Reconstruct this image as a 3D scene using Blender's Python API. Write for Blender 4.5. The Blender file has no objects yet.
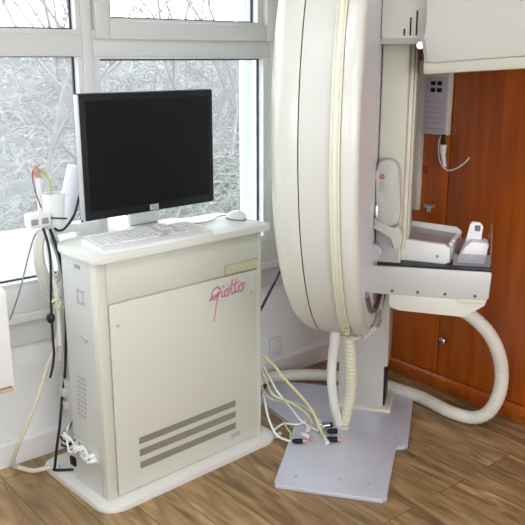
import bpy, bmesh, math, random
from mathutils import Vector, Matrix
random.seed(7)
PI = math.pi
COL = bpy.context.scene.collection
V = Vector

# ------------------------------------------------------------------ materials
def lin(c):
    return tuple(((x/255)/12.92 if x/255 <= .04045 else ((x/255+.055)/1.055)**2.4) for x in c) + (1.0,)
MATS = {}
def mat(name, rgb, rough=.5, metal=0, var=0.0, vscale=6, bump=0.0, bscale=60, coat=0, trans=0, alpha=1, emit=None, es=1):
    if name in MATS: return MATS[name]
    m = bpy.data.materials.new(name); m.use_nodes = True
    nt = m.node_tree; b = nt.nodes['Principled BSDF']
    b.inputs['Base Color'].default_value = lin(rgb)
    b.inputs['Roughness'].default_value = rough; b.inputs['Metallic'].default_value = metal
    b.inputs['Coat Weight'].default_value = coat; b.inputs['Transmission Weight'].default_value = trans
    b.inputs['Alpha'].default_value = alpha
    tc = nt.nodes.new('ShaderNodeTexCoord')
    n = nt.nodes.new('ShaderNodeTexNoise'); n.inputs['Scale'].default_value = vscale; n.inputs['Detail'].default_value = 4
    nt.links.new(tc.outputs['Object'], n.inputs['Vector'])
    mx = nt.nodes.new('ShaderNodeMixRGB'); mx.blend_type = 'MULTIPLY'; mx.inputs[0].default_value = 1
    mx.inputs[1].default_value = lin(rgb)
    mr = nt.nodes.new('ShaderNodeMapRange'); mr.inputs[1].default_value = .3; mr.inputs[2].default_value = .7
    mr.inputs[3].default_value = 1-var; mr.inputs[4].default_value = 1
    nt.links.new(n.outputs['Fac'], mr.inputs[0]); nt.links.new(mr.outputs[0], mx.inputs[2]); nt.links.new(mx.outputs[0], b.inputs['Base Color'])
    if bump:
        n2 = nt.nodes.new('ShaderNodeTexNoise'); n2.inputs['Scale'].default_value = bscale
        nt.links.new(tc.outputs['Object'], n2.inputs['Vector'])
        bp = nt.nodes.new('ShaderNodeBump'); bp.inputs['Strength'].default_value = bump; bp.inputs['Distance'].default_value = .002
        nt.links.new(n2.outputs['Fac'], bp.inputs['Height']); nt.links.new(bp.outputs[0], b.inputs['Normal'])
    if emit:
        b.inputs['Emission Color'].default_value = lin(emit); b.inputs['Emission Strength'].default_value = es
    MATS[name] = m
    return m

wallm = mat('painted_plaster', (242,242,240), .75, var=.05, vscale=2, bump=.15, bscale=40)
ceilm = mat('ceiling_paint', (238,237,232), .9, var=.03)
upvc = mat('window_upvc', (212,211,208), .35, var=.03, vscale=3)
gasket = mat('rubber_gasket', (30,31,36), .6)
basem = mat('baseboard_paint', (238,235,232), .4, var=.04)
cream = mat('cream_enamel', (209,209,195), .42, var=.03, vscale=3, bump=.05, bscale=200)
creamtop = mat('cream_worktop', (222,222,213), .35, var=.03)
creamside = mat('window_lit_side_enamel', (200,202,196), .38, var=.05, vscale=4)  # cool pale tone paints the window light on the cabinet's side
basewhite = mat('white_plinth', (226,226,219), .4, var=.05)
seamd = mat('seam_shadow_gap', (125,122,112), .8)
ventm = mat('vent_mesh', (142,139,124), .6, var=.25, vscale=260)
yellowed = mat('yellowed_label', (205,202,168), .5, var=.06)
pink = mat('pink_logo', (232,152,184), .5)
blackp = mat('black_plastic', (16,16,18), .5); blackp.node_tree.nodes['Principled BSDF'].inputs['Specular IOR Level'].default_value = .3
screenm = mat('screen_glass', (5,5,7), .3); screenm.node_tree.nodes['Principled BSDF'].inputs['Specular IOR Level'].default_value = .25
silver = mat('silver_plastic', (190,190,192), .35, .3)
whitep = mat('white_plastic', (226,227,225), .35, var=.02)
keym = mat('key_white', (228,229,227), .45)
keygap = mat('keyboard_gap', (212,213,214), .5)
ringm = mat('ring_shell_enamel', (212,213,204), .28, var=.02, vscale=2, coat=.35)
ringrim = mat('ring_rim_enamel', (205,206,199), .5, var=.03, vscale=2, coat=.05)
ringband = mat('ring_band_cream', (220,218,200), .35)
ringgrey = mat('ring_face_grey', (222,226,232), .35, 0, var=.03)
armm = mat('arm_cream', (212,210,195), .4, var=.03)
headm = mat('tube_head_enamel', (194,194,184), .38, var=.02)
colm = mat('column_metal', (200,197,190), .38, .25, var=.06, vscale=3)
plate = mat('floor_plate_grey', (206,208,219), .42, .25, var=.08, vscale=5, bump=.1, bscale=120)
plateedge = mat('plate_edge_cream', (214,210,195), .5)
chrome = mat('chrome', (200,200,205), .18, 1)
bucky_m = mat('detector_silver_white', (203,202,198), .35, .1, var=.02)
blacktop = mat('carbon_top', (28,26,28), .3)
hosem = mat('hose_cream', (226,223,208), .5, var=.06, vscale=20)
ribm = mat('rib_hose_cream', (224,219,192), .5, var=.04)
cgrey = mat('cable_grey', (196,195,184), .5)
cwhite = mat('cable_white', (236,234,226), .45)
cyell = mat('cable_yellow', (224,214,160), .5)
cblack = mat('cable_black', (20,20,22), .5)
cbeige = mat('cable_beige', (212,204,184), .5)
redm = mat('red_sticker', (150,30,22), .5)
textgrey = mat('print_grey', (150,148,146), .6)
panelgrey = mat('panel_label_grey', (196,190,197), .5, var=.12, vscale=90)
greyside = mat('label_smudge_grey', (176,178,176), .6, var=.2, vscale=90)

def acrylic(name, tint, fac, rough=.05):
    m = bpy.data.materials.new(name); m.use_nodes = True; nt = m.node_tree; nt.nodes.clear()
    o = nt.nodes.new('ShaderNodeOutputMaterial'); mix = nt.nodes.new('ShaderNodeMixShader')
    t = nt.nodes.new('ShaderNodeBsdfTransparent'); t.inputs[0].default_value = lin(tint)
    g = nt.nodes.new('ShaderNodeBsdfPrincipled'); g.inputs['Base Color'].default_value = lin((225,225,228)); g.inputs['Roughness'].default_value = rough
    n = nt.nodes.new('ShaderNodeTexNoise'); n.inputs['Scale'].default_value = 3
    mr = nt.nodes.new('ShaderNodeMapRange'); mr.inputs[3].default_value = fac*.8; mr.inputs[4].default_value = fac*1.2
    nt.links.new(n.outputs['Fac'], mr.inputs[0]); nt.links.new(mr.outputs[0], mix.inputs[0])
    nt.links.new(t.outputs[0], mix.inputs[1]); nt.links.new(g.outputs[0], mix.inputs[2]); nt.links.new(mix.outputs[0], o.inputs[0])
    return m
glassm = acrylic('hazed_window_glass', (248,250,253), .17)  # pale share mixed in paints a haze over the outdoor view
clearp = acrylic('clear_acrylic', (230,228,232), .17)
reflectp = acrylic('wood_reflect_acrylic', (225,205,205), .55, .15)  # pinkish tint paints the wood's reflection into clear plastic

def wood_floor():
    m = bpy.data.materials.new('oak_plank_floor'); m.use_nodes = True; nt = m.node_tree; b = nt.nodes['Principled BSDF']
    tc = nt.nodes.new('ShaderNodeTexCoord'); mp = nt.nodes.new('ShaderNodeMapping'); mp.inputs['Rotation'].default_value = (0,0,PI/2)
    nt.links.new(tc.outputs['Object'], mp.inputs[0])
    br = nt.nodes.new('ShaderNodeTexBrick'); br.inputs['Scale'].default_value = 1; br.inputs['Brick Width'].default_value = 1.15
    br.inputs['Row Height'].default_value = .155; br.inputs['Mortar Size'].default_value = .0016; br.offset = .37
    br.inputs['Color1'].default_value = (0,0,0,1); br.inputs['Color2'].default_value = (1,1,1,1); br.inputs['Mortar'].default_value = (.5,.5,.5,1)
    br.inputs['Mortar Smooth'].default_value = .2
    nt.links.new(mp.outputs[0], br.inputs['Vector'])
    mp2 = nt.nodes.new('ShaderNodeMapping'); mp2.inputs['Scale'].default_value = (7,1.1,1); nt.links.new(tc.outputs['Object'], mp2.inputs[0])
    sc = nt.nodes.new('ShaderNodeVectorMath'); sc.operation = 'ADD'; nt.links.new(mp2.outputs[0], sc.inputs[0])
    ml = nt.nodes.new('ShaderNodeVectorMath'); ml.operation = 'SCALE'; ml.inputs['Scale'].default_value = 9; nt.links.new(br.outputs['Color'], ml.inputs[0]); nt.links.new(ml.outputs[0], sc.inputs[1])
    n1 = nt.nodes.new('ShaderNodeTexNoise'); n1.inputs['Scale'].default_value = 2.6; n1.inputs['Detail'].default_value = 8; n1.inputs['Distortion'].default_value = 1.2; nt.links.new(sc.outputs[0], n1.inputs[0])
    rp = nt.nodes.new('ShaderNodeValToRGB'); e = rp.color_ramp.elements
    e[0].position = .3; e[0].color = lin((116,90,60)); e[1].position = .7; e[1].color = lin((190,160,114))
    k = e.new(.5); k.color = lin((158,128,88)); nt.links.new(n1.outputs['Fac'], rp.inputs[0])
    n2 = nt.nodes.new('ShaderNodeTexNoise'); n2.inputs['Scale'].default_value = 1.3; n2.inputs['Detail'].default_value = 3; nt.links.new(sc.outputs[0], n2.inputs[0])
    r2 = nt.nodes.new('ShaderNodeMapRange'); r2.inputs[1].default_value = .6; r2.inputs[2].default_value = .72; r2.inputs[3].default_value = 1; r2.inputs[4].default_value = .62; nt.links.new(n2.outputs['Fac'], r2.inputs[0])
    mA = nt.nodes.new('ShaderNodeMixRGB'); mA.blend_type = 'MULTIPLY'; mA.inputs[0].default_value = 1; nt.links.new(rp.outputs[0], mA.inputs[1]); nt.links.new(r2.outputs[0], mA.inputs[2])
    r3 = nt.nodes.new('ShaderNodeMapRange'); r3.inputs[3].default_value = .82; r3.inputs[4].default_value = 1.05; nt.links.new(br.outputs['Color'], r3.inputs[0])
    mB = nt.nodes.new('ShaderNodeMixRGB'); mB.blend_type = 'MULTIPLY'; mB.inputs[0].default_value = 1; nt.links.new(mA.outputs[0], mB.inputs[1]); nt.links.new(r3.outputs[0], mB.inputs[2])
    mC = nt.nodes.new('ShaderNodeMixRGB'); mC.blend_type = 'MIX'; nt.links.new(br.outputs['Fac'], mC.inputs[0]); nt.links.new(mB.outputs[0], mC.inputs[1]); mC.inputs[2].default_value = lin((82,60,42))
    nt.links.new(mC.outputs[0], b.inputs['Base Color']); b.inputs['Roughness'].default_value = .42
    bp = nt.nodes.new('ShaderNodeBump'); bp.inputs['Strength'].default_value = .25; bp.inputs['Distance'].default_value = .002; nt.links.new(n1.outputs['Fac'], bp.inputs['Height']); nt.links.new(bp.outputs[0], b.inputs['Normal'])
    return m
floorm = wood_floor()

def cherry():
    m = bpy.data.materials.new('cherry_veneer'); m.use_nodes = True; nt = m.node_tree; b = nt.nodes['Principled BSDF']
    tc = nt.nodes.new('ShaderNodeTexCoord'); mp = nt.nodes.new('ShaderNodeMapping'); mp.inputs['Scale'].default_value = (9,9,.7)
    nt.links.new(tc.outputs['Object'], mp.inputs[0])
    n = nt.nodes.new('ShaderNodeTexNoise'); n.inputs['Scale'].default_value = 2.2; n.inputs['Detail'].default_value = 7; n.inputs['Distortion'].default_value = .6; nt.links.new(mp.outputs[0], n.inputs[0])
    rp = nt.nodes.new('ShaderNodeValToRGB'); e = rp.color_ramp.elements
    e[0].position = .3; e[0].color = lin((150,66,10)); e[1].position = .72; e[1].color = lin((184,94,20)); nt.links.new(n.outputs['Fac'], rp.inputs[0])
    nt.links.new(rp.outputs[0], b.inputs['Base Color']); b.inputs['Roughness'].default_value = .33; b.inputs['Coat Weight'].default_value = .4; b.inputs['Coat Roughness'].default_value = .38
    return m
cherrym = cherry()

# ------------------------------------------------------------------ mesh helpers
def put(name, bm, m, parent=None, smooth=False, angle=40):
    me = bpy.data.meshes.new(name); bmesh.ops.recalc_face_normals(bm, faces=bm.faces); bm.to_mesh(me); bm.free()
    ms = m if isinstance(m, (list, tuple)) else [m]
    for q in ms: me.materials.append(q)
    if smooth:
        for p in me.polygons: p.use_smooth = True
        try: me.set_sharp_from_angle(angle=math.radians(angle))
        except Exception: pass
    o = bpy.data.objects.new(name, me); COL.objects.link(o)
    if parent: o.parent = parent
    return o
def tag(o, label=None, cat=None, group=None, kind=None):
    if label: o['label'] = label
    if cat: o['category'] = cat
    if group: o['group'] = group
    if kind: o['kind'] = kind
    return o
def thing(name, loc, rz, label, cat, group=None):
    o = bpy.data.objects.new(name, None); COL.objects.link(o); o.empty_display_size = .1
    o.location = loc; o.rotation_euler = (0,0,rz); return tag(o, label, cat, group)
def bm_new(): return bmesh.new()
def box(bm, x0,x1,y0,y1,z0,z1, bev=0, seg=2, M=None, mi=0):
    r = bmesh.ops.create_cube(bm, size=1); vs = r['verts']
    for v in vs:
        v.co = V((x0+(v.co.x+.5)*(x1-x0), y0+(v.co.y+.5)*(y1-y0), z0+(v.co.z+.5)*(z1-z0)))
    fs = set(f for v in vs for f in v.link_faces)
    if bev:
        es = list(set(e for v in vs for e in v.link_edges))
        rr = bmesh.ops.bevel(bm, geom=es, offset=bev, segments=seg, profile=.5, affect='EDGES')
        fs = set(f for f in fs if f.is_valid) | set(rr['faces'])
    vv = set(v for f in fs for v in f.verts)
    for f in fs: f.material_index = mi
    if M:
        for v in vv: v.co = M @ v.co
    return bm
def cyl(bm, p0, p1, r0, r1=None, n=20, caps=True, mi=0):
    r1 = r0 if r1 is None else r1
    p0 = V(p0); p1 = V(p1); d = (p1-p0).normalized(); q = d.to_track_quat('Z','Y')
    A = [bm.verts.new(p0+q@V((math.cos(2*PI*i/n)*r0, math.sin(2*PI*i/n)*r0, 0))) for i in range(n)]
    B = [bm.verts.new(p1+q@V((math.cos(2*PI*i/n)*r1, math.sin(2*PI*i/n)*r1, 0))) for i in range(n)]
    for i in range(n): bm.faces.new((A[i],A[(i+1)%n],B[(i+1)%n],B[i])).material_index = mi
    if caps: bm.faces.new(A[::-1]).material_index = mi; bm.faces.new(B).material_index = mi
    return bm
def spline(pts, k=6, closed=False):
    P = [V(p) for p in pts]; n = len(P); out = []
    rng = range(n) if closed else range(n-1)
    for i in rng:
        if closed: a,b,c,d = P[(i-1)%n],P[i],P[(i+1)%n],P[(i+2)%n]
        else: a,b,c,d = P[max(i-1,0)],P[i],P[i+1],P[min(i+2,n-1)]
        for j in range(k):
            t = j/k
            out.append(.5*((2*b)+(c-a)*t+(2*a-5*b+4*c-d)*t*t+(3*b-a-3*c+d)*t**3))
    if not closed: out.append(P[-1])
    return out
def tube(bm, pts, r, n=8, closed=False, rib=0, mi=0):
    P = [V(p) for p in pts]; N = len(P); rings = []; up = V((0,0,1)); last = None
    for i,p in enumerate(P):
        if closed: t = (P[(i+1)%N]-P[(i-1)%N])
        else: t = P[min(i+1,N-1)]-P[max(i-1,0)]
        if t.length < 1e-9: t = V((0,0,1))
        t.normalize()
        if last is None:
            x = t.orthogonal().normalized()
        else:
            x = (last - t*last.dot(t)).normalized()
        last = x; y = t.cross(x)
        rr = r[i] if isinstance(r,(list,tuple)) else r
        if rib: rr = rr*(1+rib*(1 if (i//2)%2 else -1))
        rings.append([bm.verts.new(p+x*math.cos(2*PI*j/n)*rr+y*math.sin(2*PI*j/n)*rr) for j in range(n)])
    for i in range(N if closed else N-1):
        A,B = rings[i], rings[(i+1)%N]
        for j in range(n): bm.faces.new((A[j],A[(j+1)%n],B[(j+1)%n],B[j])).material_index = mi
    if not closed: bm.faces.new(rings[0][::-1]); bm.faces.new(rings[-1])
    return bm
def resample(P, step):
    P = [V(p) for p in P]; out = [P[0].copy()]; acc = 0
    for i in range(1,len(P)):
        seg = P[i]-P[i-1]; L = seg.length; pos = step-acc
        while pos <= L and L > 0:
            out.append(P[i-1]+seg*(pos/L)); pos += step
        acc = L-(pos-step)
    return out
def prism(bm, poly, axis, a0, a1, bev=0, mi=0):
    """poly 2-D extruded along axis ('x': (y,z), 'y': (x,z), 'z': (x,y))"""
    def P(u,v,w): return {'x':(w,u,v),'y':(u,w,v),'z':(u,v,w)}[axis]
    A = [bm.verts.new(P(u,v,a0)) for u,v in poly]; B = [bm.verts.new(P(u,v,a1)) for u,v in poly]
    n = len(poly); fs = [bm.faces.new(A[::-1]), bm.faces.new(B)]
    for i in range(n): fs.append(bm.faces.new((A[i],A[(i+1)%n],B[(i+1)%n],B[i])))
    for f in fs: f.material_index = mi
    if bev:
        es = [e for e in set(e for f in fs[:2] for e in f.edges)]
        bmesh.ops.bevel(bm, geom=es, offset=bev, segments=2, profile=.5, affect='EDGES')
    return bm
def rrect(x0,x1,y0,y1,r,n=6):
    rs = r if isinstance(r,(list,tuple)) else [r]*4   # order: x1y1, x0y1, x0y0, x1y0
    out = []
    for (cx,cy,a0),q in zip([(x1,y1,0),(x0,y1,90),(x0,y0,180),(x1,y0,270)], rs):
        sx = -1 if cx==x1 else 1; sy = -1 if cy==y1 else 1
        for i in range(n+1):
            a = math.radians(a0+90*i/n); out.append((cx+sx*q+q*math.cos(a), cy+sy*q+q*math.sin(a)))
    return out
def lathe_x(bm, prof, cz, n=96, mis=None, a0=0, a1=2*PI):
    rings = []
    for (x,r) in prof:
        if r < 1e-6: rings.append([bm.verts.new((x,0,cz))]); continue
        rings.append([bm.verts.new((x, r*math.cos(2*PI*i/n), cz+r*math.sin(2*PI*i/n))) for i in range(n)])
    for k in range(len(rings)-1):
        A,B = rings[k], rings[k+1]
        for i in range(n):
            j = (i+1)%n
            if len(A)==1 and len(B)==1: continue
            if len(A)==1: f = bm.faces.new((A[0],B[i],B[j]))
            elif len(B)==1: f = bm.faces.new((A[i],A[j],B[0]))
            else: f = bm.faces.new((A[i],A[j],B[j],B[i]))
            if mis: f.material_index = mis[k]
    return bm
def bx(name, m, parent, *a, **k):
    sm = k.get('bev',0) > 0
    return put(name, box(bm_new(), *a, **k), m, parent, smooth=sm)
def struct(name, bm, m, **k): return tag(put(name, bm, m, **k), kind='structure')

# ------------------------------------------------------------------ room shell
X0, X1, Y0, Y1, ZC = -1.7, 3.5, -2.0, 2.82, 2.7
struct('floor', box(bm_new(), X0,X1,Y0,Y1,-.1,0), floorm)
struct('ceiling', box(bm_new(), X0-.1,X1+.1,Y0-.1,Y1+.3,ZC,ZC+.1), ceilm)
WX0, WX1, WZ0, WZ1 = .10, 2.46, .63, 2.42
b = bm_new()
box(b, X0,WX0,Y1,Y1+.25,-.1,ZC); box(b, WX1,X1,Y1,Y1+.25,-.1,ZC); box(b, WX0,WX1,Y1,Y1+.25,-.1,WZ0); box(b, WX0,WX1,Y1,Y1+.25,WZ1,ZC)
struct('wall_back', b, wallm)
b = bm_new()   # wall left of the camera, opened for the added second window
box(b, X0-.2,X0,Y0,-1.2,-.1,ZC); box(b, X0-.2,X0,1.6,Y1+.25,-.1,ZC); box(b, X0-.2,X0,-1.2,1.6,-.1,.85); box(b, X0-.2,X0,-1.2,1.6,2.35,ZC)
struct('wall_left', b, wallm)
struct('wall_right', box(bm_new(), X1,X1+.1,Y0,Y1+.25,-.1,ZC), wallm)
b = bm_new(); box(b, X0-.2,-1.3,Y0-.2,Y0,-.1,ZC); box(b, 2.7,X1+.1,Y0-.2,Y0,-.1,ZC); box(b, -1.3,2.7,Y0-.2,Y0,-.1,.55); box(b, -1.3,2.7,Y0-.2,Y0,2.4,ZC)
struct('wall_front', b, wallm)
b = bm_new(); prism(b, [(Y1,0),(Y1-.016,0),(Y1-.016,.092),(Y1-.010,.104),(Y1,.106)], 'x', X0, 2.90)
struct('baseboard_back', b, basem)

# window facing the garden: frame, mullion, transom, panes
W = thing('window_1', (0,0,0), 0, None, None); tag(W, kind='structure')
FY0, FY1 = 2.795, 2.87
def frame_bar(name, x0,x1,z0,z1,y0=FY0,y1=FY1,bev=.004): 
    return bx(name, upvc, W, x0,x1,y0,y1,z0,z1,bev=bev)
frame_bar('bottom_rail', WX0,WX1,.632,.735)
frame_bar('top_rail', WX0,WX1,2.33,WZ1)
frame_bar('jamb', WX0,.19,.735,2.33); frame_bar('jamb', 2.345,WX1,.735,2.33)
frame_bar('mullion', 1.414,1.456,.735,2.33)
frame_bar('transom', .19,1.414,1.600,1.682); frame_bar('transom', 1.456,2.345,1.600,1.70)
def pane(x0,x1,z0,z1, bead=.020):
    b = bm_new(); w = .006; B = bead
    # white bead around the opening (x0..x1 is the outer bead edge)
    for q in ((x0,x0+B,z0,z1),(x1-B,x1,z0,z1),(x0+B,x1-B,z0,z0+B*.8),(x0+B,x1-B,z1-B*.5,z1)):
        box(b, q[0],q[1],2.803,2.845,q[2],q[3])
    p = put('glazing_bead', b, upvc, W)
    b = bm_new(); X,Y_,Z0,Z1 = x0+B,x1-B,z0+B*.8,z1-B*.5
    for q in ((X,X+w,Z0,Z1),(Y_-w,Y_,Z0,Z1),(X,Y_,Z0,Z0+w),(X,Y_,Z1-w,Z1)):
        box(b, q[0],q[1],2.838,2.849,q[2],q[3])
    put('gasket', b, gasket, p)
    put('glass', box(bm_new(), X,Y_,2.846,2.850,Z0,Z1), glassm, W)
pane(.19,1.418,.735,1.615,.024); pane(1.452,2.350,.735,1.607,.034)
pane(.19,1.418,1.680,2.33,.024)
# opening sash in the top right light
sx0,sx1,sz0,sz1 = 1.463,2.390,1.666,2.36
b = bm_new()
box(b, sx0,1.522,2.772,2.83,sz0,sz1,bev=.004); box(b, 2.312,sx1,2.772,2.83,sz0,sz1,bev=.004)
box(b, 1.522,2.312,2.772,2.83,sz0,1.735,bev=.004); box(b, 1.522,2.312,2.772,2.83,2.29,sz1,bev=.004)
put('opening_sash', b, upvc, W, smooth=True); 
pane(1.515,2.312,1.722,2.30,.03)
struct('windowsill_1', box(bm_new(), 0.0,2.52,2.776,2.83,.598,.634,bev=.005), upvc)
b = bm_new(); box(b, 0.02,2.50,2.802,2.822,.50,.598,bev=.003)
struct('trim_1', b, upvc)
# second window, left wall: unseen, added for side fill light
W2 = thing('window_fill_left', (0,0,0), 0, None, None); tag(W2, kind='structure')
b = bm_new(); xx0,xx1 = X0-.12,X0-.05
for q in ((-1.2,-1.12,.85,2.35),(1.52,1.6,.85,2.35),(.16,.24,.85,2.35),(-1.12,1.52,.85,.93),(-1.12,1.52,2.27,2.35)):
    box(b, xx0,xx1,q[0],q[1],q[2],q[3],bev=.004)
put('frame', b, upvc, W2, smooth=True)
put('glass', box(bm_new(), X0-.09,X0-.086,-1.12,.16,.93,2.27), glassm, W2); put('glass', box(bm_new(), X0-.09,X0-.086,.24,1.52,.93,2.27), glassm, W2)

# third window, behind the camera: unseen, added for frontal fill
W3 = thing('window_fill_rear', (0,0,0), 0, None, None); tag(W3, kind='structure')
b = bm_new()
for q in ((-1.3,-1.22,.55,2.4),(2.62,2.7,.55,2.4),(.0,.07,.63,2.32),(1.33,1.40,.63,2.32),(-1.22,2.62,.55,.63),(-1.22,2.62,2.32,2.4)):
    box(b, q[0],q[1],Y0-.12,Y0-.05,q[2],q[3],bev=.004)
put('frame', b, upvc, W3, smooth=True)
for q in ((-1.22,.0),(.07,1.33),(1.40,2.62)): put('glass', box(bm_new(), q[0],q[1],Y0-.09,Y0-.086,.63,2.32), glassm, W3)

# wall socket
b = thing('wall_socket', (2.405,2.82,.165), 0, 'small white electrical wall socket low on the wall behind the round gantry', 'socket')
bx('cover_plate', whitep, b, -.04,.04,-.012,.0,-.05,.05,bev=.004)
put('outlet', cyl(bm_new(), (0,-.016,0),(0,-.011,0), .024), basem, b)

# ------------------------------------------------------------------ cherry built-in wardrobe on the right
wr = thing('wardrobe', (2.90,0,0), 0, 'tall cherry veneer built-in wardrobe along the right side of the room', 'wardrobe')
bx('carcass', cherrym, wr, .022,.59,-1.4,2.815,.05,2.55)
bx('plinth', cherrym, wr, .02,.05,-1.4,2.815,0,.055)
b = bm_new(); prism(b, [(-.012,.05),(-.012,.078),(-.002,.09),(.022,.095),(.022,.05)], 'y', -1.4, 2.815)
put('base_moulding', b, cherrym, wr)
doors = [(2.176,2.81),(1.55,2.170),(.92,1.544),(.29,.914),(-.34,.284)]
for i,(y0,y1) in enumerate(doors):
    d = bx('door', cherrym, wr, 0,.02,y0,y1,.097,2.54,bev=.002)
    ky = y0-.04+.0 if False else (y0+.0)
    if i in (1,3):
        kb = bm_new(); cyl(kb, (-.002,y1-.037,.279),(-.016,y1-.037,.279),.006,n=12); cyl(kb, (-.014,y1-.037,.279),(-.026,y1-.037,.279),.015,.018,n=18); cyl(kb,(-.026,y1-.037,.279),(-.032,y1-.037,.279),.018,.010,n=18)
        put('knob', kb, chrome, d, smooth=True)
    if i == 0:
        lb = bm_new(); box(lb, -.006,0,2.235,2.300,.905,.925,bev=.002); cyl(lb, (-.016,2.25,.915),(0,2.25,.915),.009,n=14)
        put('lock_plate', lb, chrome, d, smooth=True)
        lb = bm_new(); box(lb, -.03,-.0165,2.243,2.257,.912,.918); box(lb, -.034,-.031,2.238,2.262,.893,.92,bev=.001)
        put('key', lb, silver, d)
tag(put('sticker', (lambda q: (box(q, 2.8975,2.8995,2.295,2.311,1.088,1.100), box(q,2.8975,2.8995,2.313,2.322,1.088,1.100), box(q, 2.8975,2.8995,2.295,2.311,1.068,1.084), box(q,2.8975,2.8995,2.313,2.322,1.068,1.084), q)[-1])(bm_new()), redm), 'tiny dark red square sticker on the pale-glared wooden door beside the beige trunking', 'sticker')

# wall control panel
cp = thing('control_panel', (2.875,2.28,1.25), 0, 'beige wall control box with grey keypad label and four black buttons', 'control panel')
bx('housing', armm, cp, -.008,.024,-.105,.075,.005,.335,bev=.005)
bx('keypad_label', panelgrey, cp, -.010,-.007,-.099,.028,.012,.262,bev=.0005)
for yy in (-.055,-.018):
    for zz in (.205,.235):
        bx('button', blackp, cp, -.015,-.009,yy-.012,yy+.012,zz-.010,zz+.008,bev=.002)
b = bm_new()
for k in range(6): box(b, -.0112,-.0098,-.085,.018,.03+k*.024,.0325+k*.024)
put('printed_lines', b, textgrey, cp)
bx('trunking', armm, cp, -.006,.024,.045,.073,-.36,.006,bev=.003)
pc = thing('hand_switch', (2.86,2.18,1.20), 0, 'white hand switch hanging on its cable below the grey keypad', 'switch')
b = bm_new(); cyl(b,(0,.003,.015),(0,.003,-.025),.016,.014,n=16); cyl(b,(0,.003,-.025),(0,-.012,-.085),.011,.009,n=16)
put('grip', b, whitep, pc, smooth=True)
put('plug', cyl(bm_new(), (0,.006,.060),(0,.003,.014),.009,n=12), blackp, pc, smooth=True)
put('cord', tube(bm_new(), spline([(0,.01,.058),(.003,.030,.03),(.003,.028,-.03),(0,.008,-.075),(0,-.03,-.098),(.0,-.075,-.085),(.0,-.115,-.058),(.003,-.14,-.03)],6), .0032, 8), cwhite, pc, smooth=True)

# ------------------------------------------------------------------ workstation cabinet
RZ = math.radians(3.75)
OC = V((1.189,2.297,0))
cb = thing('workstation_cabinet', OC, RZ, 'cream metal workstation cabinet with a pink script logo, standing before the window', 'cabinet')
CW, CD, CT = .730, .225, .925
put('base_plinth', prism(bm_new(), rrect(-.078,.79,-.068,.43,[.05,.05,.07,.07]), 'z', 0, .022, bev=.005), basewhite, cb, smooth=True)
b = bm_new(); prism(b, rrect(-.034,CW,0,CD,[.004,.004,.014,.014]), 'z', .022, CT)
put('body', b, creamside, cb, smooth=True)
b = bm_new(); box(b, .0055,.712,-.008,.004,.775,CT-.003,bev=.002); put('upper_panel', b, cream, cb, smooth=True)
b = bm_new(); box(b, -.0355,.0055,-.009,.03,.022,CT-.002,bev=.004); 
put('corner_post', b, cream, cb, smooth=True)
bx('corner_post', cream, cb, .704,CW+.001,-.008,.03,.022,CT-.002,bev=.003)
dr = bx('door', cream, cb, .010,.704,-.010,.003,.030,.768,bev=.002)
for k,(z0,z1) in enumerate(((.205,.231),(.155,.183),(.104,.131))):
    b = bm_new(); box(b, .107,.583,-.0125,-.0095,z0,z1,bev=.001); put('vent', b, ventm, dr)
for (xx,zz) in ((.672,.678),(.040,.689)):
    put('lock', cyl(bm_new(), (xx,-.014,zz),(xx,-.009,zz),.006,n=14), silver, dr, smooth=True)
b = bm_new(); box(b, .535,.706,-.0105,-.0075,.774,.815,bev=.001); nb = put('name_strip', b, yellowed, cb)
b = bm_new()
for q in ((.535,.706,.812,.815),(.535,.706,.774,.777),(.535,.538,.774,.815)): box(b,q[0],q[1],-.0118,-.010,q[2],q[3])
put('border', b, mat('strip_border',(168,162,132),.6), nb)
bx('type_label', greyside, cb, .560,.606,-.012,-.0095,.066,.084)
b = bm_new(); prism(b, rrect(-.046,.764,-.032,.29,[.03,.09,.012,.012]), 'z', .926, .952, bev=.005)
put('worktop', b, creamtop, cb, smooth=True)
# pink script logo on the door: flat brush strokes
def S(pts, w=.0035):
    b = bm_new(); P = spline([(x,-.0115,z) for x,z in pts], 6)
    for i in range(len(P)-1):
        d = (P[i+1]-P[i]); 
        if d.length < 1e-6: continue
        d.normalize(); n = V((-d.z,0,d.x))*w; e = d*w*.4
        vs = [bm.verts.new(c) for bm in (b,) for c in (P[i]-n-e,P[i+1]-n+e,P[i+1]+n+e,P[i]+n-e)]
        f = b.faces.new(vs)
        r = bmesh.ops.extrude_face_region(b, geom=[f]); 
        for v in [g for g in r['geom'] if isinstance(g,bmesh.types.BMVert)]: v.co.y += .0014
    return b
LG = bm_new()
strokes = [
 [(.512,.722),(.498,.735),(.478,.728),(.466,.705),(.474,.690),(.492,.698),(.502,.716),(.494,.680),(.484,.640),(.477,.600)],
 [(.455,.688),(.470,.700),(.490,.705),(.515,.712)],
 [(.520,.716),(.517,.694),(.526,.692)], [(.523,.730),(.525,.734)],
 [(.548,.718),(.534,.710),(.534,.692),(.548,.692),(.553,.708),(.546,.718),(.560,.714)],
 [(.575,.752),(.567,.715),(.570,.694),(.580,.696)], [(.556,.724),(.592,.732)],
 [(.595,.752),(.587,.715),(.589,.696),(.600,.698)], [(.580,.728),(.612,.736)],
 [(.622,.724),(.608,.716),(.607,.698),(.622,.696),(.632,.712),(.622,.726),(.642,.722)]]
for s in strokes:
    t = S(s); me = bpy.data.meshes.new('t'); t.to_mesh(me); t.free(); LG.from_mesh(me); bpy.data.meshes.remove(me)
put('script_logo', LG, pink, dr)
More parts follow.
